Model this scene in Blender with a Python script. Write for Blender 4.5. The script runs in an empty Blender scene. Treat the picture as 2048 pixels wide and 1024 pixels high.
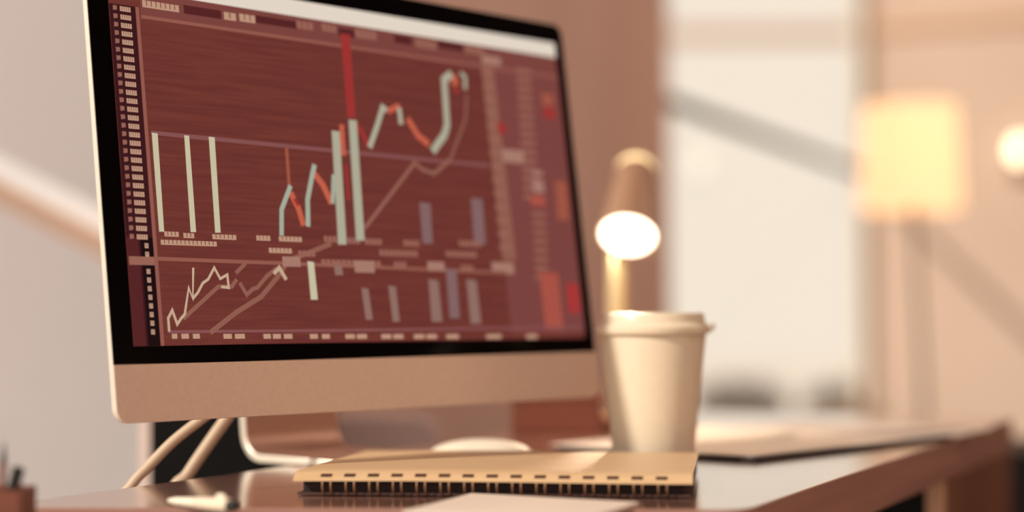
import bpy, bmesh, math, random
from mathutils import Vector, Matrix
random.seed(7)
S = bpy.context.scene
COL = S.collection

# ------------------------------------------------------------------ camera, world, sun, exposure
DESK_Z = 0.75
CAM_Z = DESK_Z + 0.14
F_PX = 3500.0
PITCH, ROLL = math.radians(2.03), math.radians(0.31)
fw = Vector((0, math.cos(PITCH), math.sin(PITCH)))
up0 = Vector((0, -math.sin(PITCH), math.cos(PITCH)))
rt0 = Vector((1, 0, 0))
RT = rt0 * math.cos(ROLL) - up0 * math.sin(ROLL)
UP = rt0 * math.sin(ROLL) + up0 * math.cos(ROLL)
CAM = Vector((0, 0, CAM_Z))
cd = bpy.data.cameras.new('camera')
cd.sensor_width = 36.0
cd.lens = F_PX / 2048 * 36.0
cd.clip_start, cd.clip_end = 0.02, 200
cd.dof.use_dof = True
cd.dof.focus_distance = 1.46
cd.dof.aperture_fstop = (cd.lens / 1000) / 0.042
cam = bpy.data.objects.new('camera', cd)
COL.objects.link(cam)
m = Matrix((RT, UP, -fw)).transposed().to_4x4()
m.translation = CAM
cam.matrix_world = m
S.camera = cam

w = bpy.data.worlds.new('overcast_sky')
S.world = w
w.use_nodes = True
bg = w.node_tree.nodes['Background']
bg.inputs[0].default_value = (1.0, 0.89, 0.74, 1)
bg.inputs[1].default_value = 0.95

sd = bpy.data.lights.new('sun', 'SUN')
sd.energy = 3.4
sd.color = (1.0, 0.90, 0.75)
sd.angle = math.radians(1.5)
sun = bpy.data.objects.new('sun', sd)
COL.objects.link(sun)
to_sun = Vector((-0.87, -0.50, 0.62)).normalized()
sun.rotation_euler = to_sun.to_track_quat('Z', 'Y').to_euler()
sun.location = to_sun * 6

# added fill light out of view to the right, brightens the brown pier
al = bpy.data.lights.new('pier_fill_light', 'AREA')
al.energy = 9.5
al.size = 0.6
al.color = (1.0, 0.84, 0.74)
alo = bpy.data.objects.new('pier_fill_light', al)
COL.objects.link(alo)
alo.location = (2.35, 2.75, 2.5)
alo.rotation_euler = Vector((0.80, -0.35, 0.48)).to_track_quat('Z', 'Y').to_euler()

S.view_settings.view_transform = 'Standard'
S.view_settings.look = 'None'
S.view_settings.gamma = 1
S.view_settings.use_curve_mapping = False
S.view_settings.exposure = 0.0


# ------------------------------------------------------------------ helpers
def ray(px, py):
    return fw * F_PX + RT * (px - 1024) + UP * (512 - py)


def on_z(px, py, z=0.0):
    """point of the sight line at height z above the desk top"""
    d = ray(px, py)
    t = (DESK_Z + z - CAM.z) / d.z
    return CAM + d * t


def on_y(px, py, y):
    d = ray(px, py)
    return CAM + d * (y / d.y)


def lin(r, g, b):
    def f(c):
        c /= 255.0
        return c / 12.92 if c <= 0.04045 else ((c + 0.055) / 1.055) ** 2.4
    return (f(r), f(g), f(b), 1)


def mat(name, rgb, rough=0.6, metal=0.0, spec=0.5, emit=None, estr=0.0, noise=None, bump=None, trans=0.0, coat=0.0):
    """noise = (scale xyz, second colour, amount); bump = (scale, strength)"""
    mt = bpy.data.materials.new(name)
    mt.use_nodes = True
    nt = mt.node_tree
    p = nt.nodes['Principled BSDF']
    c = lin(*rgb)
    p.inputs['Base Color'].default_value = c
    p.inputs['Roughness'].default_value = rough
    p.inputs['Metallic'].default_value = metal
    p.inputs['Specular IOR Level'].default_value = spec
    p.inputs['Coat Weight'].default_value = coat
    if trans:
        p.inputs['Transmission Weight'].default_value = trans
    if emit:
        p.inputs['Emission Color'].default_value = lin(*emit)
        p.inputs['Emission Strength'].default_value = estr
    if noise or bump:
        tc = nt.nodes.new('ShaderNodeTexCoord')
        mp = nt.nodes.new('ShaderNodeMapping')
        nt.links.new(tc.outputs['Object'], mp.inputs['Vector'])
        nz = nt.nodes.new('ShaderNodeTexNoise')
        nz.inputs['Detail'].default_value = 4
        nt.links.new(mp.outputs['Vector'], nz.inputs['Vector'])
        nz.inputs['Scale'].default_value = 1.0
    if noise:
        mp.inputs['Scale'].default_value = noise[0]
        mx = nt.nodes.new('ShaderNodeMix')
        mx.data_type = 'RGBA'
        rp = nt.nodes.new('ShaderNodeMapRange')
        rp.inputs['From Min'].default_value = 0.35
        rp.inputs['From Max'].default_value = 0.65
        rp.inputs['To Max'].default_value = noise[2]
        nt.links.new(nz.outputs['Fac'], rp.inputs['Value'])
        nt.links.new(rp.outputs['Result'], mx.inputs['Factor'])
        mx.inputs['A'].default_value = lin(*(emit or rgb)) if emit else c
        mx.inputs['B'].default_value = lin(*noise[1])
        nt.links.new(mx.outputs['Result'], p.inputs['Emission Color' if emit else 'Base Color'])
    if bump:
        if not noise:
            mp.inputs['Scale'].default_value = (bump[0],) * 3
        bp = nt.nodes.new('ShaderNodeBump')
        bp.inputs['Strength'].default_value = bump[1]
        bp.inputs['Distance'].default_value = 0.001
        nt.links.new(nz.outputs['Fac'], bp.inputs['Height'])
        nt.links.new(bp.outputs['Normal'], p.inputs['Normal'])
    return mt


def glass(name, tint=(1, 1, 1)):
    mt = bpy.data.materials.new(name)
    mt.use_nodes = True
    nt = mt.node_tree
    nt.nodes.clear()
    out = nt.nodes.new('ShaderNodeOutputMaterial')
    tr = nt.nodes.new('ShaderNodeBsdfTransparent')
    tr.inputs[0].default_value = (*tint, 1)
    gl = nt.nodes.new('ShaderNodeBsdfGlossy')
    gl.inputs['Roughness'].default_value = 0.02
    mx = nt.nodes.new('ShaderNodeMixShader')
    mx.inputs[0].default_value = 0.05
    nt.links.new(tr.outputs[0], mx.inputs[1])
    nt.links.new(gl.outputs[0], mx.inputs[2])
    nt.links.new(mx.outputs[0], out.inputs[0])
    return mt


def obj(name, bm, material, parent=None, smooth=None, bevel=0, mats=None):
    bmesh.ops.recalc_face_normals(bm, faces=bm.faces)
    me = bpy.data.meshes.new(name)
    bm.to_mesh(me)
    bm.free()
    for mt in (mats or [material]):
        me.materials.append(mt)
    o = bpy.data.objects.new(name, me)
    COL.objects.link(o)
    if parent:
        o.parent = parent
    if bevel:
        b = o.modifiers.new('bevel', 'BEVEL')
        b.width = bevel
        b.segments = 2
        b.limit_method = 'ANGLE'
    if smooth is not None:
        me.shade_smooth()
        me.set_sharp_from_angle(angle=math.radians(smooth))
    return o


def tag(o, label, cat, group=None):
    o['label'] = label
    o['category'] = cat
    if group:
        o['group'] = group
    return o


def thing(name, label, cat, loc=(0, 0, 0), rot=(0, 0, 0), group=None):
    o = bpy.data.objects.new(name, None)
    o.empty_display_size = 0.02
    COL.objects.link(o)
    o.location = loc
    o.rotation_euler = rot
    return tag(o, label, cat, group)


def struct(o):
    o['kind'] = 'structure'
    return o


def add_box(bm, lo, hi, M=None):
    vs = [Vector((x, y, z)) for x in (lo[0], hi[0]) for y in (lo[1], hi[1]) for z in (lo[2], hi[2])]
    if M:
        vs = [M @ v for v in vs]
    v = [bm.verts.new(p) for p in vs]
    for f in ((0, 1, 3, 2), (4, 6, 7, 5), (0, 4, 5, 1), (2, 3, 7, 6), (0, 2, 6, 4), (1, 5, 7, 3)):
        bm.faces.new([v[i] for i in f])
    return bm


def box(lo, hi, M=None):
    return add_box(bmesh.new(), lo, hi, M)


def lathe(profile, seg=64, bm=None, M=None, closed=False):
    """profile: (radius, z) list, spun round z; radius 0 closes to a pole"""
    bm = bm or bmesh.new()
    rings = []
    for r, z in profile:
        if r <= 1e-6:
            p = Vector((0, 0, z))
            rings.append([bm.verts.new(M @ p if M else p)])
        else:
            ring = []
            for k in range(seg):
                a = 2 * math.pi * k / seg
                p = Vector((r * math.cos(a), r * math.sin(a), z))
                ring.append(bm.verts.new(M @ p if M else p))
            rings.append(ring)
    pairs = list(zip(rings, rings[1:]))
    if closed:
        pairs.append((rings[-1], rings[0]))
    for A, B in pairs:
        for k in range(seg):
            j = (k + 1) % seg
            q = [A[k % len(A)], A[j % len(A)], B[j % len(B)], B[k % len(B)]]
            q = [v for i, v in enumerate(q) if v not in q[:i]]
            if len(q) >= 3:
                try:
                    bm.faces.new(q)
                except ValueError:
                    pass
    return bm


def catmull(pts, n=8):
    pts = [Vector(p) for p in pts]
    P = [2 * pts[0] - pts[1]] + pts + [2 * pts[-1] - pts[-2]]
    out = []
    for i in range(1, len(P) - 2):
        for k in range(n):
            t = k / n
            a, b, c, d = P[i - 1], P[i], P[i + 1], P[i + 2]
            out.append(0.5 * ((2 * b) + (c - a) * t + (2 * a - 5 * b + 4 * c - d) * t * t + (3 * b - a - 3 * c + d) * t ** 3))
    out.append(pts[-1])
    return out


def tube(pts, r, seg=10, bm=None, cap=True):
    bm = bm or bmesh.new()
    pts = [Vector(p) for p in pts]
    rr = r if isinstance(r, (list, tuple)) else [r] * len(pts)
    t0 = (pts[1] - pts[0]).normalized()
    nrm = t0.orthogonal().normalized()
    rings = []
    for i, p in enumerate(pts):
        t = (pts[min(i + 1, len(pts) - 1)] - pts[max(i - 1, 0)]).normalized()
        nrm = (nrm - t * nrm.dot(t)).normalized()
        b = t.cross(nrm)
        rings.append([bm.verts.new(p + (nrm * math.cos(2 * math.pi * k / seg) + b * math.sin(2 * math.pi * k / seg)) * rr[i]) for k in range(seg)])
    for A, B in zip(rings, rings[1:]):
        for k in range(seg):
            bm.faces.new([A[k], A[(k + 1) % seg], B[(k + 1) % seg], B[k]])
    if cap:
        bm.faces.new(rings[0][::-1])
        bm.faces.new(rings[-1])
    return bm


def prism(poly, z0, z1, bm=None, M=None):
    """extrude a polygon (x, y) between two heights"""
    bm = bm or bmesh.new()
    T = (lambda p: M @ Vector(p)) if M else Vector
    lo = [bm.verts.new(T((x, y, z0))) for x, y in poly]
    hi = [bm.verts.new(T((x, y, z1))) for x, y in poly]
    n = len(poly)
    for k in range(n):
        bm.faces.new([lo[k], lo[(k + 1) % n], hi[(k + 1) % n], hi[k]])
    bm.faces.new(lo[::-1])
    bm.faces.new(hi)
    return bm


def rounded(w0, h0, w1, h1, radii, n=8):
    """rounded rectangle outline; radii for corners (lo,lo),(hi,lo),(hi,hi),(lo,hi)"""
    out = []
    for (cx, cy, sx, sy, a0), r in zip(((w0, h0, 1, 1, 180), (w1, h0, -1, 1, 270), (w1, h1, -1, -1, 0), (w0, h1, 1, -1, 90)), radii):
        if r <= 0:
            out.append((cx, cy))
            continue
        ox, oy = cx + sx * r, cy + sy * r
        for k in range(n + 1):
            a = math.radians(a0 + 90 * k / n)
            out.append((ox + r * math.cos(a), oy + r * math.sin(a)))
    return out


# ------------------------------------------------------------------ materials
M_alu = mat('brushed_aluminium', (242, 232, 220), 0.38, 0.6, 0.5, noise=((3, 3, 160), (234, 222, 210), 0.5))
M_stand_shade = mat('stand_aluminium_shaded', (176, 136, 122), 0.42, 0.6, 0.5)  # same aluminium, darker: shade on the stand's faces put into the colour
M_black = mat('black_glass', (2, 1, 2), 0.12, 0, 0.06)
M_rubber = mat('black_plastic', (14, 12, 13), 0.5)
M_white = mat('white_plastic', (240, 230, 214), 0.35)
M_cable = mat('white_cable', (196, 172, 150), 0.5)
M_cup = mat('cup_paper', (230, 214, 192), 0.45, noise=((90, 90, 90), (222, 206, 182), 0.4), bump=(300, 0.1))
M_lid = mat('lid_plastic', (236, 220, 198), 0.28)
M_kraft = mat('kraft_card', (218, 186, 148), 0.42, noise=((9, 160, 60), (204, 168, 128), 0.6), bump=(240, 0.15))
M_backcard = mat('back_card_shaded', (74, 48, 42), 0.7)  # darkened for the shadow along the notebook's bottom edge
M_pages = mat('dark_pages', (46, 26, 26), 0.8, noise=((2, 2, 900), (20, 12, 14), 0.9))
M_wire = mat('bronze_wire', (146, 108, 80), 0.4, 0.4)
M_paper = mat('white_paper', (228, 212, 202), 0.75, noise=((3, 3, 3), (220, 202, 190), 0.6))
M_desk = mat('desk_wood', (158, 112, 98), 0.16, 0, 0.8, noise=((9, 1.2, 9), (124, 88, 80), 0.9), coat=1.0)
M_desk.node_tree.nodes['Principled BSDF'].inputs['Specular Tint'].default_value = (1.0, 0.82, 0.66, 1)
M_desk.node_tree.nodes['Principled BSDF'].inputs['Coat Roughness'].default_value = 0.14
M_deskedge = mat('desk_edge_wood', (172, 128, 116), 0.5, noise=((1.5, 1.5, 40), (138, 100, 90), 0.8))
M_panel = mat('desk_panel_wood', (124, 82, 62), 0.55, noise=((12, 12, 1.5), (96, 60, 46), 0.8))
M_lit_edge = mat('panel_wood_lit', (206, 158, 128), 0.5)  # panel wood made lighter: light on its near edge put into the colour
M_folder = mat('black_folder', (22, 18, 26), 0.45)
M_pier = mat('brown_plaster', (244, 214, 204), 0.85, noise=((3, 3, 1.2), (230, 196, 184), 0.6))
M_peach = mat('peach_plaster', (220, 196, 180), 0.85, noise=((1.5, 1.5, 1.5), (210, 184, 166), 0.6))
M_sidewall = mat('brown_side_wall', (222, 190, 174), 0.8)
M_peach2 = mat('peach_trim', (216, 176, 146), 0.7)
M_wallpale = mat('pale_plaster', (236, 224, 208), 0.85, noise=((2, 2, 2), (226, 212, 196), 0.6))
M_frame = mat('window_frame_brown', (66, 34, 24), 0.8, 0, 0.1)
M_ceil = mat('ceiling_paint', (225, 205, 190), 0.9, noise=((2, 2, 2), (215, 195, 180), 0.5))
M_floor = mat('floor_wood', (96, 66, 52), 0.5, noise=((10, 1, 1), (66, 44, 36), 0.9))
M_facade = mat('facade_render', (238, 246, 255), 0.9, noise=((0.5, 0.5, 0.4), (228, 234, 246), 0.8))
M_pave = mat('pale_paving', (214, 206, 200), 0.9, noise=((0.6, 0.6, 0.6), (190, 184, 182), 0.8))
M_bush = mat('bush_leaves', (128, 122, 118), 0.8)
M_facade2 = mat('facade_shutter', (190, 160, 146), 0.8)
M_beam = mat('pale_beam', (236, 246, 255), 0.6)
M_beam_shadow = mat('beam_shadow', (204, 172, 152), 0.7)  # brown tone of the shadow line under the beam
M_glass = glass('window_glass')
M_dark = mat('dark_lacquer_and_shade', (5, 3, 5), 0.5, 0, 0.2)  # black of the cabinets and of the shade under the desk
M_lilac = mat('lilac_card', (228, 204, 206), 0.6)
M_brownbox = mat('red_brown_wood', (128, 70, 52), 0.55, noise=((3, 3, 30), (104, 54, 42), 0.7))
M_lampmetal = mat('lamp_metal', (176, 138, 114), 0.35, 0.3)
M_stem = mat('lamp_stem_brass', (250, 222, 172), 0.3, 0.5)
M_brass = mat('lamp_pole_metal', (128, 88, 66), 0.4, 0.4)


def lamp_emit(name, rgb, s):
    return mat(name, rgb, 0.6, emit=rgb, estr=s)


# ------------------------------------------------------------------ room shell (walls follow the long side of the desk)
A = Vector((0.42, 1, 0)).normalized()          # along the window wall, away from the camera
N = Vector((A.y, -A.x, 0))                     # into the room
W0 = Vector((-1.5, 0, 0))                      # the window wall passes through here
RM = Matrix((A, N, Vector((0, 0, 1)))).transposed().to_4x4()   # local (along, into room, up)
RM.translation = W0


def along(px):
    """distance along the window wall at which column px of the photograph meets it"""
    k = (px - 1024) / F_PX
    y = 1.5 / (0.42 - k)
    return (Vector((k * y, y, 0)) - W0).dot(A)


s_pier0, s_pier1, s_corner = along(560), along(1340), along(1748)
CEIL = 3.4
T = 0.25                                        # wall thickness
bm = bmesh.new()
add_box(bm, (s_pier0, -T, 0), (s_pier1, 0, CEIL), RM)
struct(obj('wall_left', bm, M_pier))
# wall below and above the right window
sill_z, head_z = 0.50, 3.2
bm = box((s_pier1, -T, 0), (s_corner, 0, sill_z), RM)
add_box(bm, (s_pier1, -T, head_z), (s_corner, 0, CEIL), RM)
struct(obj('wall_left_sill', bm, M_wallpale))
struct(obj('wall_back', box((s_corner, -0.03, 0), (s_corner + T, 4.6, CEIL), RM), M_peach))
struct(obj('wall_right', box((-1.2, 4.0, 0), (s_corner, 4.0 + T, CEIL), RM), M_sidewall))
struct(obj('floor', box((-2.5, -0.25, -0.1), (s_corner + T, 4.6, 0.0), RM), M_floor))
struct(obj('ceiling', box((0.4, -0.25, CEIL), (s_corner + T, 4.6, CEIL + 0.1), RM), M_ceil))
struct(obj('trim_1', box((s_corner - 0.02, 0, 2.03), (s_corner, 4.0, 2.07), RM), M_peach2))
struct(obj('baseboard_back', box((s_corner - 0.015, 0, 0), (s_corner, 4.0, 0.1), RM), M_wallpale))

# window 1: right of the pier, transom bar at the height of the dark sloping line
TRANS = CAM_Z + 0.127 * 4.5
win = struct(thing('window_1', 'tall bright window with a dark transom bar', 'window'))
del win['category'], win['label']
bm = box((s_pier1, -0.06, sill_z), (s_pier1 + 0.03, -0.03, head_z), RM)
add_box(bm, (s_corner - 0.05, -0.06, sill_z), (s_corner, -0.03, head_z), RM)
add_box(bm, (s_pier1, -0.06, head_z - 0.05), (s_corner, -0.03, head_z), RM)
add_box(bm, (s_pier1, -0.06, sill_z), (s_corner, -0.03, sill_z + 0.04), RM)
obj('window_frame', bm, M_wallpale, win)
obj('transom_bar', box((s_pier1, -0.06, TRANS - 0.004), (s_corner, -0.03, TRANS + 0.022), RM), M_frame, win)
obj('pane', box((s_pier1, -0.05, sill_z), (s_corner, -0.044, TRANS - 0.004), RM), M_glass, win)
obj('pane', box((s_pier1, -0.05, TRANS + 0.022), (s_corner, -0.044, head_z), RM), M_glass, win)

# window 2: left of the pier, running out of the picture
s_w0 = 1.2
win2 = struct(thing('window_2', 'bright floor length window at the left', 'window'))
del win2['category'], win2['label']
bm = box((s_pier0 - 0.05, -0.14, 0.05), (s_pier0, -0.08, CEIL), RM)
add_box(bm, (s_w0, -0.14, 0.0), (s_pier0, -0.08, 0.08), RM)
obj('window_frame', bm, M_wallpale, win2)
obj('pane', box((s_w0, -0.115, 0.08), (s_pier0 - 0.05, -0.109, CEIL), RM), M_glass, win2)

# outside: a pale facade, a sloping pale rail, dark bushes
fac = struct(thing('exterior_facade', 'pale building outside', 'building'))
del fac['category'], fac['label']
f0 = -2.0
obj('wall', box((3.6, f0 - 0.3, -0.6), (6.2, f0, 2.1), RM), M_facade, fac)
for s, z0, z1, wd in ((3.55, 0.72, 1.0, 0.16), (3.5, 1.45, 2.1, 0.5)):
    obj('shutter', box((s, f0, z0), (s + wd, f0 + 0.04, z1), RM), M_facade2, fac)
obj('ledge', box((3.6, f0, -0.2), (6.2, f0 + 0.12, -0.1), RM), M_facade2, fac)
struct(obj('ground', box((-2, -40, -0.7), (60, -0.3, -0.6), RM), M_pave))

ea, eb = on_y(1300, 76, 12.0), on_y(1800, 52, 12.0)
struct(obj('exterior_beam', box((ea.x, 12.0, ea.z), (eb.x, 12.2, eb.z)), M_facade2))
for px, r, seed in ((1478, 0.16, 3), (1688, 0.13, 9)):
    g = on_y(px, 806, 9.0)
    rnd = random.Random(seed)
    b = thing('bush', 'dark blurred bush low outside the window, just right of the cup' if seed == 3 else 'dark blurred bush low outside the window, near the foot of the floor lamp', 'bush', (g.x, 9.0, -0.6))
    obj('stem', tube([(0, 0, 0), (0.02, 0, g.z + 0.55)], 0.02, 8), M_panel, b)
    bm = bmesh.new()
    for k in range(420):
        v = Vector((rnd.gauss(0, 1), rnd.gauss(0, 1), rnd.gauss(0, 1))).normalized() * rnd.uniform(0.4, 1.0)
        c = Vector((v.x * r * 1.7, v.y * r, g.z + 0.6 + v.z * r * 0.8))
        d1 = Vector((rnd.uniform(-1, 1), rnd.uniform(-1, 1), rnd.uniform(-1, 1))).normalized() * 0.045
        d2 = d1.orthogonal().normalized() * 0.018
        bm.faces.new([bm.verts.new(c - d1), bm.verts.new(c + d2), bm.verts.new(c + d1), bm.verts.new(c - d2)])
    o = obj('foliage', bm, M_bush, b)
    o['kind'] = 'stuff'

Yr = 3.1
ROLLR = 50 if A.x > 0 else 0
p0, p1 = on_y(-160, 274, Yr), on_y(420, 572, Yr + 0.1)
d = (p1 - p0).normalized()
side = d.cross(Vector((0, 0, 1))).normalized()
upv = side.cross(d)
BM_ = (Matrix((d, side, upv)).transposed() @ Matrix.Rotation(math.radians(ROLLR), 3, 'X')).to_4x4()
BM_.translation = p0
L = (p1 - p0).length
rail = thing('sloping_rail', 'pale blue-white rail sloping down across the left window', 'rail')
obj('beam', box((0, -0.02, -0.03), (L, 0.02, 0.03), BM_), M_beam, rail, bevel=0.004)
obj('shadow_strip', box((0, -0.02, -0.042), (L, 0.02, -0.0302), BM_), M_beam_shadow, rail)  # strip added as the shadow line along the beam's lower edge


# ------------------------------------------------------------------ desk
def dxy(px, py, z=0.0):
    p = on_z(px, py, z)
    return (p.x, p.y)


Aq, Bq, Cq = dxy(-60, 1014), dxy(1492, 1020), dxy(2026, 836)
Bv, Cv, Av = Vector(Bq), Vector(Cq), Vector(Aq)
back_dir = Vector((-0.92, 0.40))
Lq = Vector(dxy(474, 946))
left_dir = (Cv - Bv).normalized()
Aq2 = Vector(dxy(100, 996))
Dv = Lq + left_dir * ((Cv - Lq).dot(left_dir) + 0.04)
# near right corner is rounded
def fillet(a, b, c, r, n=8):
    u, v = (a - b).normalized(), (c - b).normalized()
    ang = u.angle(v)
    t = r / math.tan(ang / 2)
    p, q = b + u * t, b + v * t
    return [tuple(((1 - k / n) ** 2) * p + 2 * (k / n) * (1 - k / n) * b + ((k / n) ** 2) * q) for k in range(n + 1)]


poly = [tuple(Av)] + fillet(Av, Bv, Cv, 0.03) + fillet(Bv, Cv, Dv, 0.008, 4) + [tuple(Dv), tuple(Lq), tuple(Aq2)]
desk = thing('desk', 'brown wooden desk with a thick edge carrying monitor, cup and notebook', 'desk', (0, 0, 0))
bm = prism(poly, DESK_Z - 0.044, DESK_Z)
bm.normal_update()
o = obj('desk_top', bm, M_desk, desk, mats=[M_desk, M_deskedge], bevel=0.0015)
for f in o.data.polygons:
    if abs(f.normal.z) < 0.5:
        f.material_index = 1
# board leg under the far right end
e = left_dir
nrm2 = Vector((e.y, -e.x))
far = Cv - e * 0.01
near = Cv - e * 0.46
pl = [near, far, far - nrm2 * 0.02, near - nrm2 * 0.02]
obj('side_panel', prism([tuple(q - nrm2 * 0.004) for q in pl], 0.0, DESK_Z - 0.044), M_panel, desk)
pl = [near, near - e * 0.012, near - e * 0.012 - nrm2 * 0.02, near - nrm2 * 0.02]
obj('panel_lit_edge', prism([tuple(q - nrm2 * 0.004) for q in pl], 0.0, DESK_Z - 0.0442), M_lit_edge, desk)  # near edge of the side panel, coloured as lit
pl = [near - nrm2 * 0.021, near - nrm2 * 0.44, near - nrm2 * 0.44 + e * 0.02, near - nrm2 * 0.021 + e * 0.02]
obj('under_desk_shade', prism([tuple(q + e * 0.01) for q in pl], 0.0, DESK_Z - 0.0442), M_dark, desk)  # dark board added where the space under the desk lies in shade
bk = Dv - e * 0.02
pl = [bk, bk - e * 0.4, bk - e * 0.4 + nrm2 * 0.02, bk + nrm2 * 0.02]
obj('back_leg', prism([tuple(q + nrm2 * 0.01) for q in pl], 0.0, DESK_Z - 0.044), M_panel, desk)
nl = Av + Vector((0.06, 0.05))
obj('leg', prism([tuple(nl + Vector(q)) for q in ((0, 0), (0.04, 0), (0.04, 0.04), (0, 0.04))], 0.0, DESK_Z - 0.044), M_panel, desk)
nl = Bv + Vector((-0.08, 0.05))
obj('leg', prism([tuple(nl + Vector(q)) for q in ((0, 0), (0.04, 0), (0.04, 0.04), (0, 0.04))], 0.0, DESK_Z - 0.044), M_panel, desk)

# ------------------------------------------------------------------ monitor (all-in-one computer)
YAW, TILT = math.radians(47.1), math.radians(7.4)
R_ = Vector((math.cos(YAW), math.sin(YAW), 0))
BK = Vector((-math.sin(YAW), math.cos(YAW), 0))
U_ = Vector((0, 0, 1)) * math.cos(TILT) + BK * math.sin(TILT)
NB = R_.cross(U_)                 # points to the front (towards the viewer)
if NB.dot(BK) > 0:
    NB = -NB
O_ = Vector((-0.303, 1.401, CAM_Z - 0.021))
SW, SH = 0.555, 0.3125
PM = Matrix((R_, U_, NB)).transposed().to_4x4()      # local: a right, b up, c out of the screen
PM.translation = O_
mon = thing('desktop_computer', 'large aluminium desktop computer showing a red-brown candlestick price chart', 'computer')
gl, gr, gb, gt = -0.020, SW + 0.0145, -0.0145, SH + 0.021
chin = -0.061
# body: front slab and bulged back
bm = prism(rounded(gl, chin, gr, gt, (0.012, 0.012, 0.012, 0.012)), -0.0065, -0.0008, M=PM)
obj('housing', bm, M_alu, mon, smooth=30)
bm = bmesh.new()
rings = []
for k, (ins, dep) in enumerate(((0.0015, -0.0066), (0.012, -0.012), (0.06, -0.026), (0.13, -0.036), (0.17, -0.038))):
    q = rounded(gl + ins, chin + ins * 0.8, gr - ins, gt - ins * 0.8, (0.012 + ins * 0.2,) * 4)
    rings.append([bm.verts.new(PM @ Vector((x, y, dep))) for x, y in q])
for r0, r1 in zip(rings, rings[1:]):
    n = len(r0)
    for k in range(n):
        bm.faces.new([r0[k], r0[(k + 1) % n], r1[(k + 1) % n], r1[k]])
bm.faces.new(rings[-1])
obj('back_shell', bm, M_alu, mon, smooth=50)
bm = prism(rounded(gl + 0.0004, gb, gr - 0.0004, gt - 0.0004, (0, 0, 0.0116, 0.0116)), -0.0008, 0.0, M=PM)
obj('front_glass', bm, M_black, mon)
bm = prism(rounded(gl + 0.0002, chin + 0.0002, gr - 0.0002, gb, (0.0118, 0.0118, 0, 0)), -0.0008, -0.0001, M=PM)
M_chin = mat('chin_aluminium', (228, 206, 192), 0.5, 0.4, 0.4, noise=((220, 220, 220), (220, 196, 182), 0.5))
obj('chin', bm, M_chin, mon)

# ---- screen picture
def pix(name, rgb, k=1.0, noise=None):
    return mat(name, (6, 4, 4), 0.18, 0, 0.08, emit=rgb, estr=k, noise=noise)


M_scr = pix('screen_ground', (114, 56, 48), noise=((14, 14, 320), (98, 44, 40), 0.7))
obj_scr = obj('screen', prism([(0, 0), (SW, 0), (SW, SH), (0, SH)], 0.0001, 0.0004, M=PM), M_scr, mon)
PMI = PM.inverted()


def scr(px, py):
    """panel coordinates (metres from the lit area's lower left corner) of a point of the chart"""
    d = ray(px, py)
    t = (O_ - CAM).dot(NB) / d.dot(NB)
    q = PMI @ (CAM + d * t)
    return q.x, q.y


LAYER = [0.0005]


def layer():
    LAYER[0] += 0.00004
    return LAYER[0]


def quads(name, marks, material, parent=None):
    """flat marks of the display, each its own object: outlines in panel coordinates, cut to the lit area"""
    c = layer()
    for q in marks:
        strip = isinstance(q, tuple)              # (left edge, right edge) of a drawn line
        bm = bmesh.new()
        P = lambda x, y: bm.verts.new(PM @ Vector((min(max(x, 0.0), SW), min(max(y, 0.0), SH), c)))
        if strip:
            E = [(P(*l), P(*r)) for l, r in zip(*q)]
            for (l0, r0), (l1, r1) in zip(E, E[1:]):
                bm.faces.new([l0, r0, r1, l1])
        else:
            bm.faces.new([P(x, y) for x, y in q])
        obj(name, bm, material, parent or obj_scr)


def pq(*pts):
    return [scr(*p) for p in pts]


def vbar(x0, x1, y0, u0, u1, y1):
    """upright bar: top edge x0..x1 at y0, foot u0..u1 at y1 (chart positions as seen)"""
    return pq((x0, y0), (x1, y0 + 0.13 * (x1 - x0)), (u1, y1), (u0, y1))


def blk(x0, x1, y0, y1):
    a0, b0 = scr((x0 + x1) / 2, (y0 + y1) / 2)
    xa, _ = scr(x0, (y0 + y1) / 2)
    xb, _ = scr(x1, (y0 + y1) / 2)
    _, yb = scr((x0 + x1) / 2, y1)
    _, yt = scr((x0 + x1) / 2, y0)
    return [(xa, yb), (xb, yb), (xb, yt), (xa, yt)]


def text_blocks(x0, x1, y0, y1, n):
    """an unreadable word: one outline with n character humps on a common foot"""
    q = blk(x0, x1, y0, y1)
    return [word(q[0][0], q[1][0], q[0][1], q[2][1], n)]


def word(xa, xb, yb, yt, n):
    st = (xb - xa) / n
    yf = yb + (yt - yb) * 0.25
    out = [(xa, yb), (xb - 0.18 * st, yb)]
    for k in range(n - 1, -1, -1):
        out += [(xa + (k + 0.82) * st, yt), (xa + k * st, yt)]
        if k:
            out += [(xa + k * st, yf), (xa + (k - 0.18) * st, yf)]
    return out


def line(pts, wpx):
    """a drawn line of even width with mitred bends"""
    P = [Vector(scr(*p)) for p in pts]
    wd = wpx / 2500.0 / 2
    L, R = [], []
    for i, p in enumerate(P):
        t0 = (p - P[i - 1]).normalized() if i else (P[1] - p).normalized()
        t1 = (P[i + 1] - p).normalized() if i < len(P) - 1 else t0
        t = (t0 + t1)
        t = t.normalized() if t.length > 0.2 else Vector((-t0.y, t0.x))
        nn = Vector((-t.y, t.x))
        k = wd / max(0.45, abs(nn.dot(Vector((-t0.y, t0.x)))))
        if nn.dot(Vector((-t0.y, t0.x))) < 0:
            nn = -nn
        L.append(tuple(p + nn * k))
        R.append(tuple(p - nn * k))
    return [(L, R)]


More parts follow.
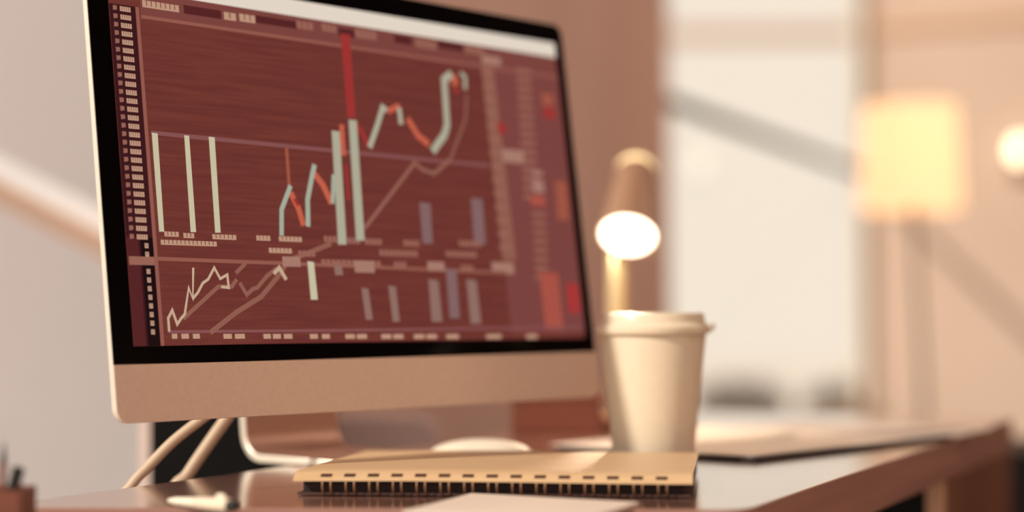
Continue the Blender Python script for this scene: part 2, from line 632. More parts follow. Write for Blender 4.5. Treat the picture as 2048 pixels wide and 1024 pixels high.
P_col = pix('px_column_ground', (58, 22, 26))
P_coldk = pix('px_column_dark', (24, 9, 14))
P_white = pix('px_menu_white', (226, 212, 196))
P_tool = pix('px_toolbar', (122, 66, 60))
P_tooldk = pix('px_toolbar_dark', (84, 34, 36))
P_rule = pix('px_rule', (146, 88, 76))
P_rule2 = pix('px_rule_mauve', (132, 80, 80))
P_lab = pix('px_label', (188, 146, 122))
P_labdim = pix('px_label_dim', (150, 98, 84))
P_pale = pix('px_pale_bar', (198, 188, 158))
P_candle = pix('px_candle_pale', (172, 168, 146))
P_cyan = pix('px_candle_cyan', (164, 170, 152))
P_red = pix('px_red', (156, 50, 48))
P_or = pix('px_orange', (194, 94, 72))
P_ordim = pix('px_orange_dim', (158, 84, 64))
P_ma = pix('px_average_line', (142, 92, 78))
P_cream = pix('px_cream_line', (196, 166, 140))
P_vol = pix('px_volume', (142, 108, 98))
P_volb = pix('px_volume_blue', (130, 98, 98))
P_side = pix('px_side_panel', (122, 66, 62))
P_pill = pix('px_pill', (164, 120, 106))
P_salmon = pix('px_salmon', (168, 80, 68))
P_brightred = pix('px_bright_red', (168, 52, 52))

# menu bar, toolbar
bx = SH - 0.0155
quads('menu_bar', [[(0, bx), (SW, bx), (SW, SH), (0, SH)]], P_white)
tb = bx - 0.021
quads('toolbar', [[(0.031, tb), (SW, tb), (SW, bx), (0.031, bx)]], P_tool)
quads('toolbar_segment', [blk(367, 441, 16, 33), blk(511, 592, 37, 52), blk(676, 708, 58, 74), blk(788, 822, 72, 88), blk(874, 925, 85, 100)], P_tooldk)
quads('toolbar_rule', [[(0.031, tb - 0.002), (SW, tb - 0.002), (SW, tb + 0.001), (0.031, tb + 0.001)]], P_rule)
quads('toolbar_text', text_blocks(284, 358, 6, 20, 8) + text_blocks(447, 473, 26, 41, 2) + text_blocks(478, 511, 30, 45, 3), P_lab)
quads('toolbar_text', text_blocks(592, 627, 44, 59, 3) + text_blocks(643, 673, 49, 64, 3) + text_blocks(710, 753, 60, 78, 4)
      + text_blocks(831, 874, 80, 97, 4) + text_blocks(929, 968, 93, 108, 3), P_labdim)

# price column at the left
xr = scr(328, 686)[0] - 0.004
xs = scr(293, 600)[0] - 0.002
yb_, yt_ = 0.001, scr(222, 7)[1]
ymid = scr(256, 474)[1]
quads('price_column', [[(0, 0), (xr, 0), (xr, yt_), (0, yt_)]], P_col)
quads('price_column_foot', [[(0, 0), (xs - 0.002, 0), (xs - 0.002, ymid), (0, ymid)]], P_tooldk)
quads('price_column_ground', [[(xs, 0), (xr, 0), (xr, ymid), (xs, ymid)]], P_coldk)
lab, sym = [], []
y_top, y_bot = scr(256, 20)[1], scr(305, 664)[1]
for k in range(39):
    yc = y_top + (y_bot - y_top) * k / 38
    hgt = 0.0021
    low = yc < ymid
    if abs(yc - scr(285, 522)[1]) < 0.003:
        continue
    xa = xs + 0.0035 if low else xs - 0.0035
    xb = xr - 0.0045
    n = 4 if low else 5
    lab.append(word(xa, xb, yc - hgt, yc + hgt, n))
    if not low:
        sym.append([(0.0035, yc - hgt), (0.0075, yc - hgt * 0.6), (0.0075, yc + hgt), (0.0035, yc + hgt)])
quads('price_label', lab, P_lab)
quads('price_symbol', sym, P_labdim)
yc = scr(285, 522)[1]
quads('current_price_label', [[(0.001, yc - 0.0035), (xr, yc - 0.0035), (xr, yc + 0.0035), (0.001, yc + 0.0035)]], P_labdim)
quads('column_rule', [[(xr, 0), (xr + 0.0035, 0), (xr + 0.0035, yt_), (xr, yt_)]], P_rule)

# side panel at the right
xa = scr(985, 300)[0]
quads('order_panel', [[(xa, 0.006), (SW, 0.006), (SW, tb - 0.002), (xa, tb - 0.002)]], P_side)
quads('axis_band', [vbar(960, 984, 128, 1004, 1031, 520)], P_ma)
rows = []
for k in range(15):
    y = 138 + 18 * k
    x = 1031 + (y - 138) * 0.062
    rows.append(blk(x, x + 29, y, y + 9))
for k in range(14):
    y = 140 + 27 * k
    x = 962 + (y - 140) * 0.1
    rows.append(blk(x, x + 22, y, y + 9))
for k in range(8):
    y = 425 + 18 * k
    x = 1062 + (y - 400) * 0.05
    rows.append(blk(x, x + 26, y, y + 8))
quads('order_row', rows, P_labdim)
quads('order_value', [blk(1063, 1084, 342, 352), blk(1064, 1086, 360, 386), blk(962, 1000, 113, 130)], P_pill)
quads('price_pill', [blk(1003, 1046, 300, 326), blk(982, 1026, 525, 548)], P_pill)
quads('alert_mark', [blk(994, 1009, 246, 268), blk(1086, 1108, 215, 238)], P_red)
quads('alert_mark', [blk(1082, 1105, 188, 212), vbar(1108, 1130, 362, 1114, 1136, 440)], P_ordim)
sal = []
for k in range(7):
    y = 546 + 16.5 * k
    x = 1077 + 1.9 * k
    sal.append(blk(x, x + 36, y, y + 13))
quads('order_block', [vbar(1077, 1114, 544, 1090, 1124, 660)], P_ordim)
quads('order_block_row', sal, P_salmon)
quads('order_block_row', [blk(1059, 1088, 392, 412)], P_salmon)
quads('alert_block', [vbar(1131, 1153, 566, 1136, 1158, 626)], P_brightred)

# chart rules
quads('chart_rule', line([(300, 266), (655, 301), (976, 332)], 9), P_rule2)
quads('chart_rule', line([(313, 518), (563, 527), (1010, 546)], 8), P_rule)
quads('chart_rule', line([(334, 664), (700, 661), (1160, 655)], 6), P_rule2)
# pale upright bars
quads('pale_bar', [vbar(301, 313, 266, 316, 326, 464), vbar(366, 376, 271, 379, 390, 465), vbar(415, 427, 274, 428, 439, 466)], P_pale)
# averages
quads('average_line', line([(418, 666), (469, 626), (520, 594), (555, 552), (574, 522), (610, 508), (660, 488)], 11)
      + line([(727, 457), (780, 388), (827, 326), (843, 340), (866, 348), (898, 320)], 11)
      + line([(898, 320), (928, 240), (931, 190)], 8), P_ma)
quads('indicator_line', line([(364, 638), (399, 606), (434, 574), (461, 574), (471, 559)], 9)
      + line([(469, 547), (489, 527)], 9) + line([(477, 566), (491, 590), (504, 578), (512, 576), (532, 552), (551, 537)], 9), P_ma)
quads('indicator_line', line([(336, 664), (334, 637), (342, 621), (352, 649), (360, 637), (367, 629), (375, 576), (383, 598), (384, 536)], 6)
      + line([(383, 598), (393, 586), (403, 567), (414, 559), (426, 536), (438, 558), (452, 550), (455, 576), (440, 574)], 6)
      + line([(545, 548), (556, 536), (570, 560)], 9), P_cream)
# volume bars
quads('volume_bar', [vbar(720, 734, 576, 729, 743, 640), vbar(774, 789, 572, 783, 797, 644), vbar(854, 874, 559, 861, 882, 644),
                     vbar(930, 950, 559, 939, 960, 648), vbar(664, 680, 524, 668, 684, 551)], P_vol)
quads('volume_bar', [vbar(836, 858, 405, 843, 863, 488), vbar(939, 962, 396, 946, 969, 490), vbar(889, 910, 538, 897, 917, 637)], P_volb)
quads('volume_bar', [vbar(612, 625, 523, 619, 633, 600)], P_pale)
# time labels and rows of figures
tl = []
for x0, x1 in ((341, 352), (360, 375), (383, 397), (444, 461), (467, 487), (524, 539), (543, 559), (565, 582), (617, 633), (641, 657), (688, 707), (711, 731),
               (760, 780), (784, 804), (825, 846), (850, 871), (890, 915), (970, 1000), (1050, 1072)):
    tl.append(blk(x0, x1, 668 + (x0 - 341) * 0.002, 678))
quads('time_label', tl, P_lab)
fg = []
for x0, x1, y, n in ((326, 356, 469, 4), (364, 387, 472, 3), (422, 471, 475, 6), (319, 432, 487, 14), (510, 539, 477, 4), (555, 602, 479, 6), (535, 582, 502, 6)):
    fg += text_blocks(x0, x1, y - 5, y + 5, n)
quads('figure_text', fg, P_lab)
fg = []
for x0, x1, y, n in ((645, 680, 479, 4), (692, 719, 482, 3), (727, 762, 484, 4), (594, 629, 508, 4), (804, 837, 487, 4), (756, 834, 507, 8), (889, 952, 509, 7),
                     (915, 960, 488, 5), (785, 811, 530, 3), (919, 945, 537, 3), (640, 760, 527, 12)):
    fg += text_blocks(x0, x1, y - 6, y + 6, n)
quads('figure_text', fg, P_labdim)
quads('value_tag', [blk(562, 598, 514, 534), blk(706, 746, 522, 546), blk(852, 886, 524, 542)], P_pill)
# candles
quads('red_bar', [vbar(678, 697, 68, 692, 708, 236)], P_red)
quads('candle_wick', line([(570, 297), (576, 382)], 9), P_ordim)
quads('candle_down', line([(578, 386), (594, 418), (604, 452)], 15) + line([(623, 345), (643, 371), (660, 408)], 16)
      + line([(812, 238), (833, 272), (855, 290)], 17) + line([(680, 250), (684, 312)], 14) + line([(772, 224), (796, 212)], 14)
      + line([(903, 150), (908, 172)], 22), P_or)
quads('candle_down', line([(708, 248), (722, 268), (734, 294)], 14) + line([(586, 398), (594, 412)], 9) + line([(908, 176), (910, 186)], 18)
      + line([(688, 330), (694, 400)], 8), P_red)
quads('candle_up', line([(560, 472), (560, 420), (572, 388), (578, 372)], 12) + line([(613, 454), (612, 400), (621, 352), (626, 330)], 13)
      + line([(662, 408), (664, 350)], 11), P_cyan)
quads('candle_up', [vbar(660, 676, 262, 673, 690, 490), vbar(694, 710, 240, 709, 726, 482)]
      + line([(736, 296), (752, 250), (762, 216), (770, 222)], 15) + line([(795, 216), (799, 250)], 14)
      + line([(862, 304), (886, 270), (891, 250), (885, 160), (900, 148)], 20) + line([(918, 146), (927, 156), (927, 180)], 11), P_candle)

# ---- stand: one bent aluminium plate, upright behind the panel and foot on the desk
foot_mid = Vector((0, 0, 0))
FL = on_z(667, 938)                       # front left corner of the foot
FL.z = DESK_Z
SWID = 0.122
Sd = -BK                                   # foot runs forward
prof = []                                  # (distance back from the foot's front, height) centre line
th = 0.0085
fl = 0.135
rad = 0.026
prof.append((0, th / 2))
prof.append((fl - rad, th / 2))
for k in range(1, 9):
    a = math.radians(84 * k / 8)
    prof.append((fl - rad + rad * math.sin(a), th / 2 + rad * (1 - math.cos(a))))
lx, lz = prof[-1]
prof.append((lx + 0.002, lz + 0.02))
prof.append((lx + 0.006, lz + 0.06))
prof.append((lx - 0.012, lz + 0.17))
bm = bmesh.new()
sec = []
for i, (x, z) in enumerate(prof):
    a = Vector(prof[max(i - 1, 0)])
    b = Vector(prof[min(i + 1, len(prof) - 1)])
    t = (b - a).normalized()
    nn = Vector((-t.y, t.x)) * th / 2
    row = []
    for sgn in (1, -1):
        for wv in (0, SWID):
            p = FL + BK * (x + nn.x * sgn) + R_ * wv + Vector((0, 0, z + nn.y * sgn))
            row.append(bm.verts.new(p))
    sec.append(row)
for r0, r1 in zip(sec, sec[1:]):
    for i, j in ((0, 1), (1, 3), (3, 2), (2, 0)):
        bm.faces.new([r0[i], r0[j], r1[j], r1[i]])
bm.faces.new([sec[0][i] for i in (0, 1, 3, 2)])
bm.faces.new([sec[-1][i] for i in (0, 1, 3, 2)])
stand = obj('stand', bm, M_stand_shade, mon, bevel=0.0018, smooth=40, mats=[M_stand_shade, M_alu])
for f in stand.data.polygons:                 # sunlit cut edges in the brighter aluminium, shaded faces darker
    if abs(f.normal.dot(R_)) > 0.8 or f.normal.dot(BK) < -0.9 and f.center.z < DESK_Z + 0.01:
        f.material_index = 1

# ---- two white cables hanging behind the left end
for nm, pts, r in (('power_cable', [(440, 812, 1.56), (398, 842, 1.56), (345, 884, 1.555), (300, 930, 1.55), (262, 972, 1.545), (225, 1040, 1.54), (215, 1300, 1.54)], 0.0047),
                   ('display_cable', [(480, 800, 1.62), (452, 838, 1.62), (418, 886, 1.62), (376, 948, 1.615), (340, 1010, 1.61), (325, 1300, 1.61)], 0.0055)):
    q = catmull([on_y(*p) for p in pts], 6)
    tag(obj(nm, tube(q, r, 12), M_cable, smooth=40),
        'thin white cable nearest the left, curving down past the desk edge' if nm == 'power_cable' else 'thicker white cable running down right beside the monitor stand', 'cable')

# ------------------------------------------------------------------ notebook
nbk = thing('spiral_notebook', 'spiral bound kraft cover notebook lying in front of the cup', 'notebook')
nb0 = on_z(584, 994)                     # front left, on the desk
nb1 = on_z(1386, 998)
nd = (nb1 - nb0)
NW = nd.length
nx = Vector((nd.x, nd.y, 0)).normalized()
back_l, back_r = on_z(750, 902, 0.0155), on_z(1396, 900, 0.0155)
ndp = ((back_l + back_r) / 2 - (nb0 + nb1) / 2)
ndp.z = 0

ny = Vector((-nx.y, nx.x, 0))
ND = ndp.dot(ny)
NM = Matrix((nx, ny, Vector((0, 0, 1)))).transposed().to_4x4()
sh = ndp.dot(nx)
turn = Matrix.Rotation(math.atan2(-sh * 0.55, ND), 4, 'Z')
NM = Matrix.Translation((nb0 + nb1) / 2 + Vector((0, 0, 0))) @ turn @ NM @ Matrix.Translation((-NW / 2, 0, 0))
yo = 0.006
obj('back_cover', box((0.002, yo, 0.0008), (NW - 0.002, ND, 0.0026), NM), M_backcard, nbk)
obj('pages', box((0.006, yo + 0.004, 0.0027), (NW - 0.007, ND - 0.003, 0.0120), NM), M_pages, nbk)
# cover: thin sheet, slightly lifted at its back edge
bm = bmesh.new()
cov = []
YS = [0.0, 0.003, 0.006, 0.009, 0.013, 0.019, 0.06, 0.15, ND]


def cover_z(y):
    if y < 0.019:
        t = y / 0.019
        return 0.0120 + 0.0062 * (1 - (1 - t) ** 2)
    return 0.0182 - 0.0050 * ((y - 0.019) / (ND - 0.019)) ** 0.8


NXC = 16
for layer_z in (0.0, 0.0016):
    g = []
    for j in range(9):
        for i in range(NXC + 1):
            x = NW * i / NXC
            y = YS[j]
            z = cover_z(y) + layer_z + 0.0006 * math.sin(5 * i / NXC)
            g.append(bm.verts.new(NM @ Vector((x, y, z))))
    cov.append(g)
for g in cov:
    for j in range(8):
        for i in range(NXC):
            a = j * (NXC + 1) + i
            bm.faces.new([g[a], g[a + 1], g[a + NXC + 2], g[a + NXC + 1]])
rim = [i for i in range(NXC + 1)] + [j * (NXC + 1) + NXC for j in range(1, 9)] + [8 * (NXC + 1) + i for i in range(NXC - 1, -1, -1)] + [j * (NXC + 1) for j in range(7, 0, -1)]
for a, b in zip(rim, rim[1:] + rim[:1]):
    bm.faces.new([cov[0][a], cov[0][b], cov[1][b], cov[1][a]])
front_cover = obj('front_cover', bm, M_kraft, nbk, smooth=30)
# punched slots and double wire loops along the front edge
nslot = 15
slot_me = None
ring_me = None
for k in range(nslot):
    x = 0.022 + (NW - 0.05) * k / (nslot - 1) + 0.004
    if slot_me is None:
        o = obj('punched_slot', box((-0.0045, 0, 0), (0.0045, 0.0045, 0.0003)), mat('slot_dark', (70, 36, 26), 0.9), nbk)
        slot_me = o.data
    else:
        o = bpy.data.objects.new('punched_slot', slot_me)
        COL.objects.link(o)
        o.parent = nbk
    o.matrix_world = NM @ Matrix.Translation((x, 0.0025, cover_z(0.0025) + 0.0016 + 0.0006 * math.sin(5 * x / NW))) @ Matrix.Rotation(math.atan2(cover_z(0.0065) - cover_z(0.0025), 0.004), 4, 'X')
    for dx in (-0.0025, 0.0042):
        if ring_me is None:
            pts = []
            for q in range(15):
                a = math.radians(-35 + 250 * q / 14)
                pts.append((0, 0.0105 * -math.sin(a) * 0 + 0.0068 * math.cos(math.radians(75 + 200 * q / 14)) + 0.0012, 0.0082 + 0.0066 * math.sin(math.radians(75 + 200 * q / 14))))
            o = obj('wire_loop', tube(pts, 0.0007, 6), M_wire, nbk, smooth=60)
            ring_me = o.data
        else:
            o = bpy.data.objects.new('wire_loop', ring_me)
            COL.objects.link(o)
            o.parent = nbk
        o.matrix_world = NM @ Matrix.Translation((x + dx, yo, 0.0004))

# ------------------------------------------------------------------ paper cup with lid
CY = 1.70
ct = on_y(1305, 664, CY)
cup = thing('paper_cup', 'white paper coffee cup with a plastic lid behind the notebook', 'cup', (ct.x, ct.y, DESK_Z))
hr = ct.z - DESK_Z                       # height of the lid's lower rim
k = CY / F_PX
r_top = 107 * k
slope = (107 - 82.5) * k / (230 * k)
r_bot = r_top - slope * hr
prof = [(0, 0.006), (r_bot - 0.002, 0.006), (r_bot - 0.0015, 0.0), (r_bot, 0.0), (r_bot + 0.0002, 0.004), (r_top, hr), (r_top - 0.001, hr + 0.004), (r_top - 0.002, hr), (r_bot - 0.0012, 0.008), (0, 0.008)]
obj('cup_body', lathe(prof, 96), M_cup, cup, smooth=40)
# overlapping seam of the wrapped card
a0 = math.radians(-35)
rl = 116 * k
rt_ = 103 * k
zz = hr
lidp = [(r_top + 0.0006, zz - 0.002), (rl - 0.0008, zz - 0.0015), (rl, zz + 0.0005), (rl, zz + 0.0045), (rl - 0.0015, zz + 0.0062), (rt_ + 0.0035, zz + 0.0075),
        (rt_ + 0.0008, zz + 0.010), (rt_, zz + 0.0165), (rt_ - 0.001, zz + 0.0182), (rt_ - 0.005, zz + 0.0186), (rt_ - 0.008, zz + 0.0165), (rt_ - 0.010, zz + 0.013), (0, zz + 0.013)]
lid = obj('lid', lathe(lidp, 96), M_lid, cup, smooth=35)
# tear-back tab on the rim, on the right
tabm = box((rl - 0.0005, -0.006, zz + 0.001), (rl + 0.0035, 0.006, zz + 0.0045))
obj('tab', tabm, M_white, lid, bevel=0.0008)
tabm = box((rl + 0.001, -0.004, zz + 0.0047), (rl + 0.0045, 0.004, zz + 0.008), Matrix.Rotation(0, 4, 'Z'))
obj('tab_curl', tabm, M_white, lid, bevel=0.001)

# ------------------------------------------------------------------ mouse behind the notebook
mp = on_z(963, 899, 0.0)
mouse = thing('computer_mouse', 'white low domed computer mouse behind the notebook', 'mouse', (on_y(961, 880, 1.725).x, 1.725, DESK_Z), (0, 0, math.radians(6)))
bm = bmesh.new()
bmesh.ops.create_uvsphere(bm, u_segments=40, v_segments=20, radius=1)
for v in bm.verts:
    x, y, z = v.co
    pw = lambda t, e: math.copysign(abs(t) ** e, t)
    v.co = Vector((0.053 * pw(x, 0.9), 0.026 * pw(y, 0.8), 0.0035 + (0.018 * z if z > 0 else 0.0032 * z)))
obj('mouse_top', bm, M_white, mouse, smooth=60)
obj('mouse_base', lathe([(0, 0), (0.9, 0), (0.95, 0.5), (0, 0.5)], 32, M=Matrix.Diagonal((0.046, 0.022, 0.0022, 1))), M_rubber, mouse, smooth=40)

# ------------------------------------------------------------------ papers and folder to the right of the cup
def sheet(c, u, v, z, t, curl=None, n=10):
    """thin curled sheet from corner c along u and v"""
    bm = bmesh.new()
    G = []
    for lz in (0, t):
        g = []
        for j in range(n + 1):
            for i in range(n + 1):
                p = Vector(c) + Vector(u) * (i / n) + Vector(v) * (j / n)
                g.append(bm.verts.new((p.x, p.y, DESK_Z + z + lz + (curl(i / n, j / n) if curl else 0))))
        G.append(g)
    N1 = n + 1
    for g in G:
        for j in range(n):
            for i in range(n):
                a = j * N1 + i
                bm.faces.new([g[a], g[a + 1], g[a + N1 + 1], g[a + N1]])
    rim = list(range(N1)) + [j * N1 + n for j in range(1, N1)] + [n * N1 + i for i in range(n - 1, -1, -1)] + [j * N1 for j in range(n - 1, 0, -1)]
    for a, b in zip(rim, rim[1:] + rim[:1]):
        bm.faces.new([G[0][a], G[0][b], G[1][b], G[1][a]])
    return bm


k0 = on_z(1502, 911, 0.006)
k1 = on_z(1988, 858, 0.006)
kl = on_z(1136, 884, 0.006)
u = (k1 - k0); v = (kl - k0)
u.z = v.z = 0
v = v - u.normalized() * v.dot(u.normalized())      # square corners
k0.z = 0
fo = thing('document_folder', 'flat black folder under the large white sheet', 'folder')
obj('folder_back', sheet(k0 - u * 0.01 - v * 0.03, u * 0.78, v * 0.97, 0.0004, 0.0018), M_folder, fo)
obj('folder_front', sheet(k0 - u * 0.01 - v * 0.03, u * 0.78, v * 0.97, 0.0026, 0.0018), M_folder, fo)
tag(obj('paper_sheet', sheet(k0, u, v, 0.0050, 0.0006, lambda a, b: 0.004 * max(0, a - 0.7) ** 1.2), M_paper, smooth=40),
    'large white sheet of paper hanging over the right edge of the desk', 'paper')
tag(obj('paper_sheet', sheet(k0 + u * 0.1 + v * 0.42, u * 0.42, v * 0.52, 0.0062, 0.0006, lambda a, b: 0.010 * max(0, a - 0.55) ** 1.5 + 0.003 * b * a), M_paper, smooth=40),
    'smaller sheet with a lifted curling corner, lying on the large white sheet', 'paper')

# ------------------------------------------------------------------ foreground: paper pad, pen, pen pot
q0, q1, q2 = on_z(942, 989, 0.003), on_z(1279, 1004, 0.003), on_z(848, 1011, 0.003)
uu = q1 - q0; vv = q2 - q0
uu.z = vv.z = 0
vv = vv.normalized() * 0.12
q0.z = 0
pad = thing('paper_pad', 'white paper pad in front of the notebook at the bottom of the picture', 'paper pad')
M_pad = M_paper
obj('pad_sheets', sheet(q0, uu, vv, 0.0009, 0.0016, n=6), M_pad, pad)
obj('top_sheet', sheet(q0 + uu * 0.002, uu * 0.996, vv * 0.996, 0.0026, 0.0003, lambda a, b: 0.0012 * (1 - a) * (1 - b) ** 2, n=8), M_paper, pad, smooth=40)
obj('pad_board', sheet(q0, uu, vv, 0.0001, 0.0007, n=4), M_kraft, pad)

pn0, pn1 = on_z(337, 1001, 0.004), on_z(466, 1012, 0.006)
dirp = (pn1 - pn0).normalized()
side = dirp.cross(Vector((0, 0, 1))).normalized()
PMx = Matrix((side, side.cross(dirp) * -1, dirp)).transposed().to_4x4()
PMx.translation = pn0
LP = (pn1 - pn0).length
pen = thing('ballpoint_pen', 'short ivory pen with a black end lying at the near desk edge', 'pen')
obj('barrel', lathe([(0, 0), (0.0016, 0.001), (0.0030, 0.010), (0.0042, LP * 0.45)], 24, M=PMx), M_white, pen, smooth=50)
obj('cap', lathe([(0.0042, LP * 0.45), (0.0047, LP * 0.46), (0.0052, LP * 0.93), (0.0046, LP * 0.95), (0, LP * 0.95)], 24, M=PMx), M_lid, pen, smooth=40)
obj('end_button', lathe([(0.0038, LP * 0.952), (0.0038, LP * 1.02), (0.003, LP * 1.05), (0, LP * 1.05)], 20, M=PMx), M_rubber, pen, smooth=40)
bm = bmesh.new()
bmesh.ops.create_uvsphere(bm, u_segments=16, v_segments=10, radius=1)
cpos = pn0 + dirp * LP * 0.82 + Vector((0, 0, 0.0062))
for vtx in bm.verts:
    vtx.co = cpos + dirp * vtx.co.x * 0.006 + side * vtx.co.y * 0.0025 + Vector((0, 0, 1)) * vtx.co.z * 0.0022
obj('clip', bm, M_white, pen, smooth=60)

# pen pot on a low side table at the left
pc = on_y(14, 976, 1.20)
TZ = pc.z - 0.095
st = thing('side_table', 'low brown side table under the pen pot, left of the desk', 'table', (pc.x - 0.06, 1.10, 0))
obj('table_top', box((-0.22, -0.15, TZ - 0.025), (0.12, 0.15, TZ)), M_panel, st, bevel=0.003)
for sx, sy in ((-0.2, -0.13), (0.08, -0.13), (0.08, 0.11), (-0.2, 0.11)):
    obj('leg', box((sx, sy, 0), (sx + 0.025, sy + 0.025, TZ - 0.025)), M_panel, st)
pot = thing('pen_pot', 'square brown pen pot at the lower left corner of the picture', 'pot', (pc.x - 0.006, 1.20, TZ))
bm = bmesh.new()
hw = 0.0205
for lo, hi in (((-hw, -hw, 0), (hw, hw, 0.004)), ((-hw, -hw, 0.004), (-hw + 0.003, hw, 0.095)), ((hw - 0.003, -hw, 0.004), (hw, hw, 0.095)),
               ((-hw + 0.003, -hw, 0.004), (hw - 0.003, -hw + 0.003, 0.095)), ((-hw + 0.003, hw - 0.003, 0.004), (hw - 0.003, hw, 0.095))):
    add_box(bm, lo, hi)
obj('pot_body', bm, M_brownbox, pot)
for nm, a, b, r, mt, lb in (('pencil', (2, 1000), (9, 884), 0.0026, M_brownbox, 'thin dark red pencil standing at the back of the brown pen pot'),
                            ('marker', (12, 1000), (38, 934), 0.0042, M_rubber, 'thick black marker leaning right in the brown pen pot')):
    pa, pb = on_y(*a, 1.2), on_y(*b, 1.2)
    dd = (pb - pa).normalized()
    foot = pa - dd * ((pa.z - TZ - 0.008) / dd.z)
    foot.x = max(foot.x, pot.location.x - hw + 0.007)
    dd = (pb - foot).normalized()
    tl_ = (pb - foot).length
    t = thing(nm, lb, nm)
    if nm == 'pencil':
        obj('pencil_barrel', tube([foot, foot + dd * (tl_ - 0.014)], r, 6), mt, t)
        obj('pencil_tip', tube([foot + dd * (tl_ - 0.014), pb], [r, 0.0004], 6), M_rubber, t)
    else:
        obj('marker_barrel', tube([foot, foot + dd * (tl_ - 0.02)], r * 0.9, 16), mt, t, smooth=40)
        obj('marker_cap', tube([foot + dd * (tl_ - 0.02), pb - dd * 0.001, pb], [r, r, r * 0.7], 16), mt, t, smooth=40)

# ------------------------------------------------------------------ desk lamp behind the cup
LY = 2.2
kk = LY / F_PX
lp = on_y(1238, 850, LY)
lamp = thing('desk_lamp', 'small lit desk lamp with a cone shade standing behind the cup', 'lamp', (lp.x, LY, DESK_Z))
obj('lamp_base', lathe([(0, 0), (0.032, 0), (0.034, 0.003), (0.033, 0.016), (0.022, 0.022), (0.014, 0.025), (0, 0.025)], 40), M_lampmetal, lamp, smooth=40)
top = on_y(1238, 452, LY + 0.02) - lamp.location
mid = on_y(1236, 560, LY) - lamp.location
obj('stem', tube(catmull([(0, 0, 0.02), (0.0, 0, 0.10), mid, top], 6), 0.0135, 20), M_stem, lamp, smooth=50)
ap, tp = on_y(1255, 474, LY - 0.045), on_y(1272, 345, LY + 0.028)
ax = (tp - ap)
LA = ax.length
ax.normalize()
sx = ax.cross(Vector((0, 1, 0))).normalized()
LMx = Matrix((sx, ax.cross(sx), ax)).transposed().to_4x4()
LMx.translation = ap - lamp.location
ra, rb = 58 * kk * 0.98, 41 * kk
obj('shade', lathe([(ra, 0), (ra, 0.003), (rb, LA), (rb - 0.003, LA), (ra - 0.003, 0.003)], 48, M=LMx, closed=True), M_lampmetal, lamp, smooth=40)
obj('bulb_diffuser', lathe([(0, 0.002), (ra - 0.0035, 0.002), (ra - 0.0035, 0.005), (0, 0.005)], 48, M=LMx), lamp_emit('bulb_white', (255, 244, 214), 6.0), lamp, smooth=40)
obj('top_cap', lathe([(rb - 0.0005, LA + 0.0005), (rb * 0.98, LA + 0.006), (rb * 0.8, LA + 0.013), (rb * 0.4, LA + 0.018), (0, LA + 0.0195)], 40, M=LMx), lamp_emit('cap_glow', (255, 226, 170), 1.3), lamp, smooth=60)
ld = bpy.data.lights.new('desk_lamp_light', 'SPOT')
ld.energy = 4.0
ld.color = (1, 0.78, 0.5)
ld.spot_size = math.radians(110)
ld.shadow_soft_size = 0.02
lo_ = bpy.data.objects.new('desk_lamp_light', ld)
COL.objects.link(lo_)
lo_.location = ap - ax * 0.004
lo_.rotation_euler = ax.to_track_quat('Z', 'Y').to_euler()

# ------------------------------------------------------------------ things in the background
p = on_z(1022, 868)
q = on_z(1204, 868)
bb = thing('wooden_box', 'red-brown wooden box on the desk behind the computer', 'box', (p.x, p.y, DESK_Z))
wb = q.x - p.x
obj('box_body', box((0, 0, 0), (wb, 0.07, 0.038)), M_brownbox, bb, bevel=0.002)
obj('box_lid', box((-0.001, -0.001, 0.0385), (wb + 0.001, 0.071, 0.05)), M_brownbox, bb, bevel=0.002)

# dark cabinet behind the cables
cq = on_y(298, 900, 2.05)
cab = thing('cabinet', 'tall black cabinet behind the white cables under the monitor', 'cabinet', (cq.x, 2.05, 0))
obj('carcass', box((0, 0, 0.05), (0.20, 0.20, 1.10)), M_dark, cab, bevel=0.003)
obj('plinth', box((0.02, 0.02, 0), (0.18, 0.18, 0.05)), M_dark, cab)
dr = obj('door', box((0.004, -0.018, 0.06), (0.196, -0.0005, 1.09)), M_dark, cab, bevel=0.002)
obj('handle', box((0.17, -0.03, 0.5), (0.18, -0.0185, 0.6)), M_rubber, dr)

# pale lilac chair beyond the desk, its back showing below the computer
ca, cb = on_y(655, 832, 2.32), on_y(880, 832, 2.32)
ch = thing('chair', 'pale lilac-grey chair whose back shows in the gap below the computer', 'chair', ((ca.x + cb.x) / 2, 2.32, 0))
cw = (cb.x - ca.x) / 2
obj('backrest', prism(rounded(-cw, 0.47, cw, ca.z, (0.01, 0.01, 0.03, 0.03)), -0.02, 0.02, M=Matrix(((1, 0, 0, 0), (0, 0, 1, 0), (0, 1, 0, 0), (0, 0, 0, 1)))), M_lilac, ch, bevel=0.006)
obj('seat', box((-cw - 0.02, 0.02, 0.42), (cw + 0.02, 0.22, 0.47)), M_lilac, ch, bevel=0.01)
for sx in (-cw, cw - 0.025):
    for sy in (0.0, 0.19):
        obj('leg', box((sx, sy, 0), (sx + 0.025, sy + 0.025, 0.42)), M_panel, ch)

# dark cabinet low at the right edge
rq = on_y(2040, 905, 2.75)
lc = thing('low_cabinet', 'low black cabinet beyond the right end of the desk', 'cabinet', (rq.x, 2.75, 0))
obj('carcass', box((0, 0, 0.04), (0.5, 0.35, rq.z)), M_dark, lc, bevel=0.004)
obj('plinth', box((0.02, 0.02, 0), (0.48, 0.33, 0.04)), M_dark, lc)
obj('door', box((0.005, -0.018, 0.06), (0.245, -0.0005, rq.z - 0.01)), M_dark, lc)
obj('door', box((0.255, -0.018, 0.06), (0.495, -0.0005, rq.z - 0.01)), M_dark, lc)

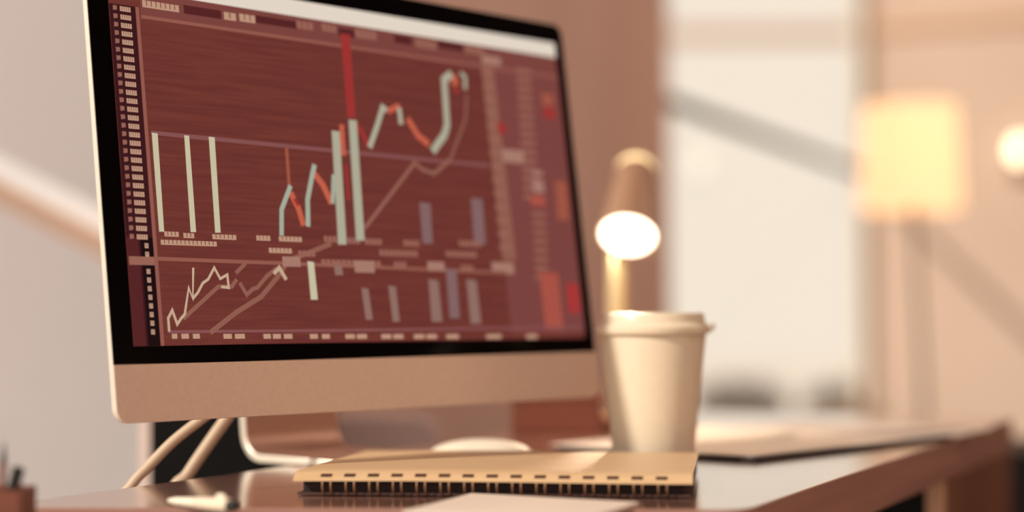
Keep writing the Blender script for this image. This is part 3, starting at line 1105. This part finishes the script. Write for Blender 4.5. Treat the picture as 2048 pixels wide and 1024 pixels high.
# floor lamp
FY = 4.4
fb = on_y(1846, 840, FY)
ft = on_y(1822, 320, FY)
flp = thing('floor_lamp', 'floor lamp with a glowing cream drum shade beyond the desk', 'lamp', (fb.x + 0.03, FY, 0))
obj('lamp_base', lathe([(0, 0), (0.13, 0), (0.135, 0.006), (0.125, 0.018), (0.02, 0.025), (0, 0.025)], 40), M_brass, flp, smooth=40)
pole_top = ft - flp.location
obj('pole', tube([(0, 0, 0.02), pole_top + Vector((0, 0, 0.0))], 0.0075, 14), M_brass, flp, smooth=50)
sz0 = on_y(1826, 418, FY).z
sz1 = on_y(1818, 212, FY).z
sxm = on_y(1822, 316, FY).x - flp.location.x
rs0, rs1 = 100 * FY / F_PX, 92 * FY / F_PX
M_shade = mat('lamp_shade_linen', (216, 190, 158), 0.9, emit=(255, 226, 184), estr=0.46)
nt = M_shade.node_tree
tl2 = nt.nodes.new('ShaderNodeBsdfTranslucent')
tl2.inputs[0].default_value = (0.36, 0.335, 0.29, 1)
ad = nt.nodes.new('ShaderNodeAddShader')
nt.links.new(nt.nodes['Principled BSDF'].outputs[0], ad.inputs[0])
nt.links.new(tl2.outputs[0], ad.inputs[1])
nt.links.new(ad.outputs[0], nt.nodes['Material Output'].inputs[0])
o = obj('shade', lathe([(rs0, sz0), (rs1, sz1), (rs1 - 0.002, sz1), (rs0 - 0.002, sz0)], 48, closed=True), M_shade, flp, smooth=40)
o.location.x = sxm
bm = bmesh.new()
bmesh.ops.create_uvsphere(bm, u_segments=20, v_segments=14, radius=0.034)
bmesh.ops.translate(bm, verts=bm.verts, vec=(sxm, 0, (sz0 + sz1) / 2 + 0.012))
obj('bulb', bm, lamp_emit('floor_lamp_bulb', (255, 226, 160), 2.2), flp, smooth=60)
ld = bpy.data.lights.new('floor_lamp_light', 'POINT')
ld.energy = 0.1
ld.color = (1, 0.9, 0.74)
ld.shadow_soft_size = 0.04
lo_ = bpy.data.objects.new('floor_lamp_light', ld)
COL.objects.link(lo_)
lo_.location = (flp.location.x + sxm, FY, sz1 - 0.075)

# wall lamp
wp = on_y(2012, 305, 6.3)
loc = RM.inverted() @ wp
loc.x = s_corner
wl = thing('wall_lamp', 'small bright wall lamp at the right edge beside the floor lamp', 'lamp', RM @ loc)
WR = Matrix((A, N, Vector((0, 0, 1)))).transposed().to_4x4()
obj('back_plate', box((-0.02, -0.04, -0.06), (0, 0.04, 0.06), WR), M_brass, wl, bevel=0.004)
obj('arm', tube([WR @ Vector((-0.02, 0, -0.02)), WR @ Vector((-0.1, 0, -0.02)), WR @ Vector((-0.12, 0, 0.0))], 0.006, 10), M_brass, wl)
bm = bmesh.new()
bmesh.ops.create_uvsphere(bm, u_segments=24, v_segments=16, radius=0.032)
for vtx in bm.verts:
    vtx.co = WR @ (Vector((vtx.co.x, vtx.co.y, vtx.co.z * 1.4)) + Vector((-0.12, 0, 0.045)))
obj('bulb', bm, lamp_emit('wall_lamp_bulb', (255, 236, 196), 4), wl, smooth=60)
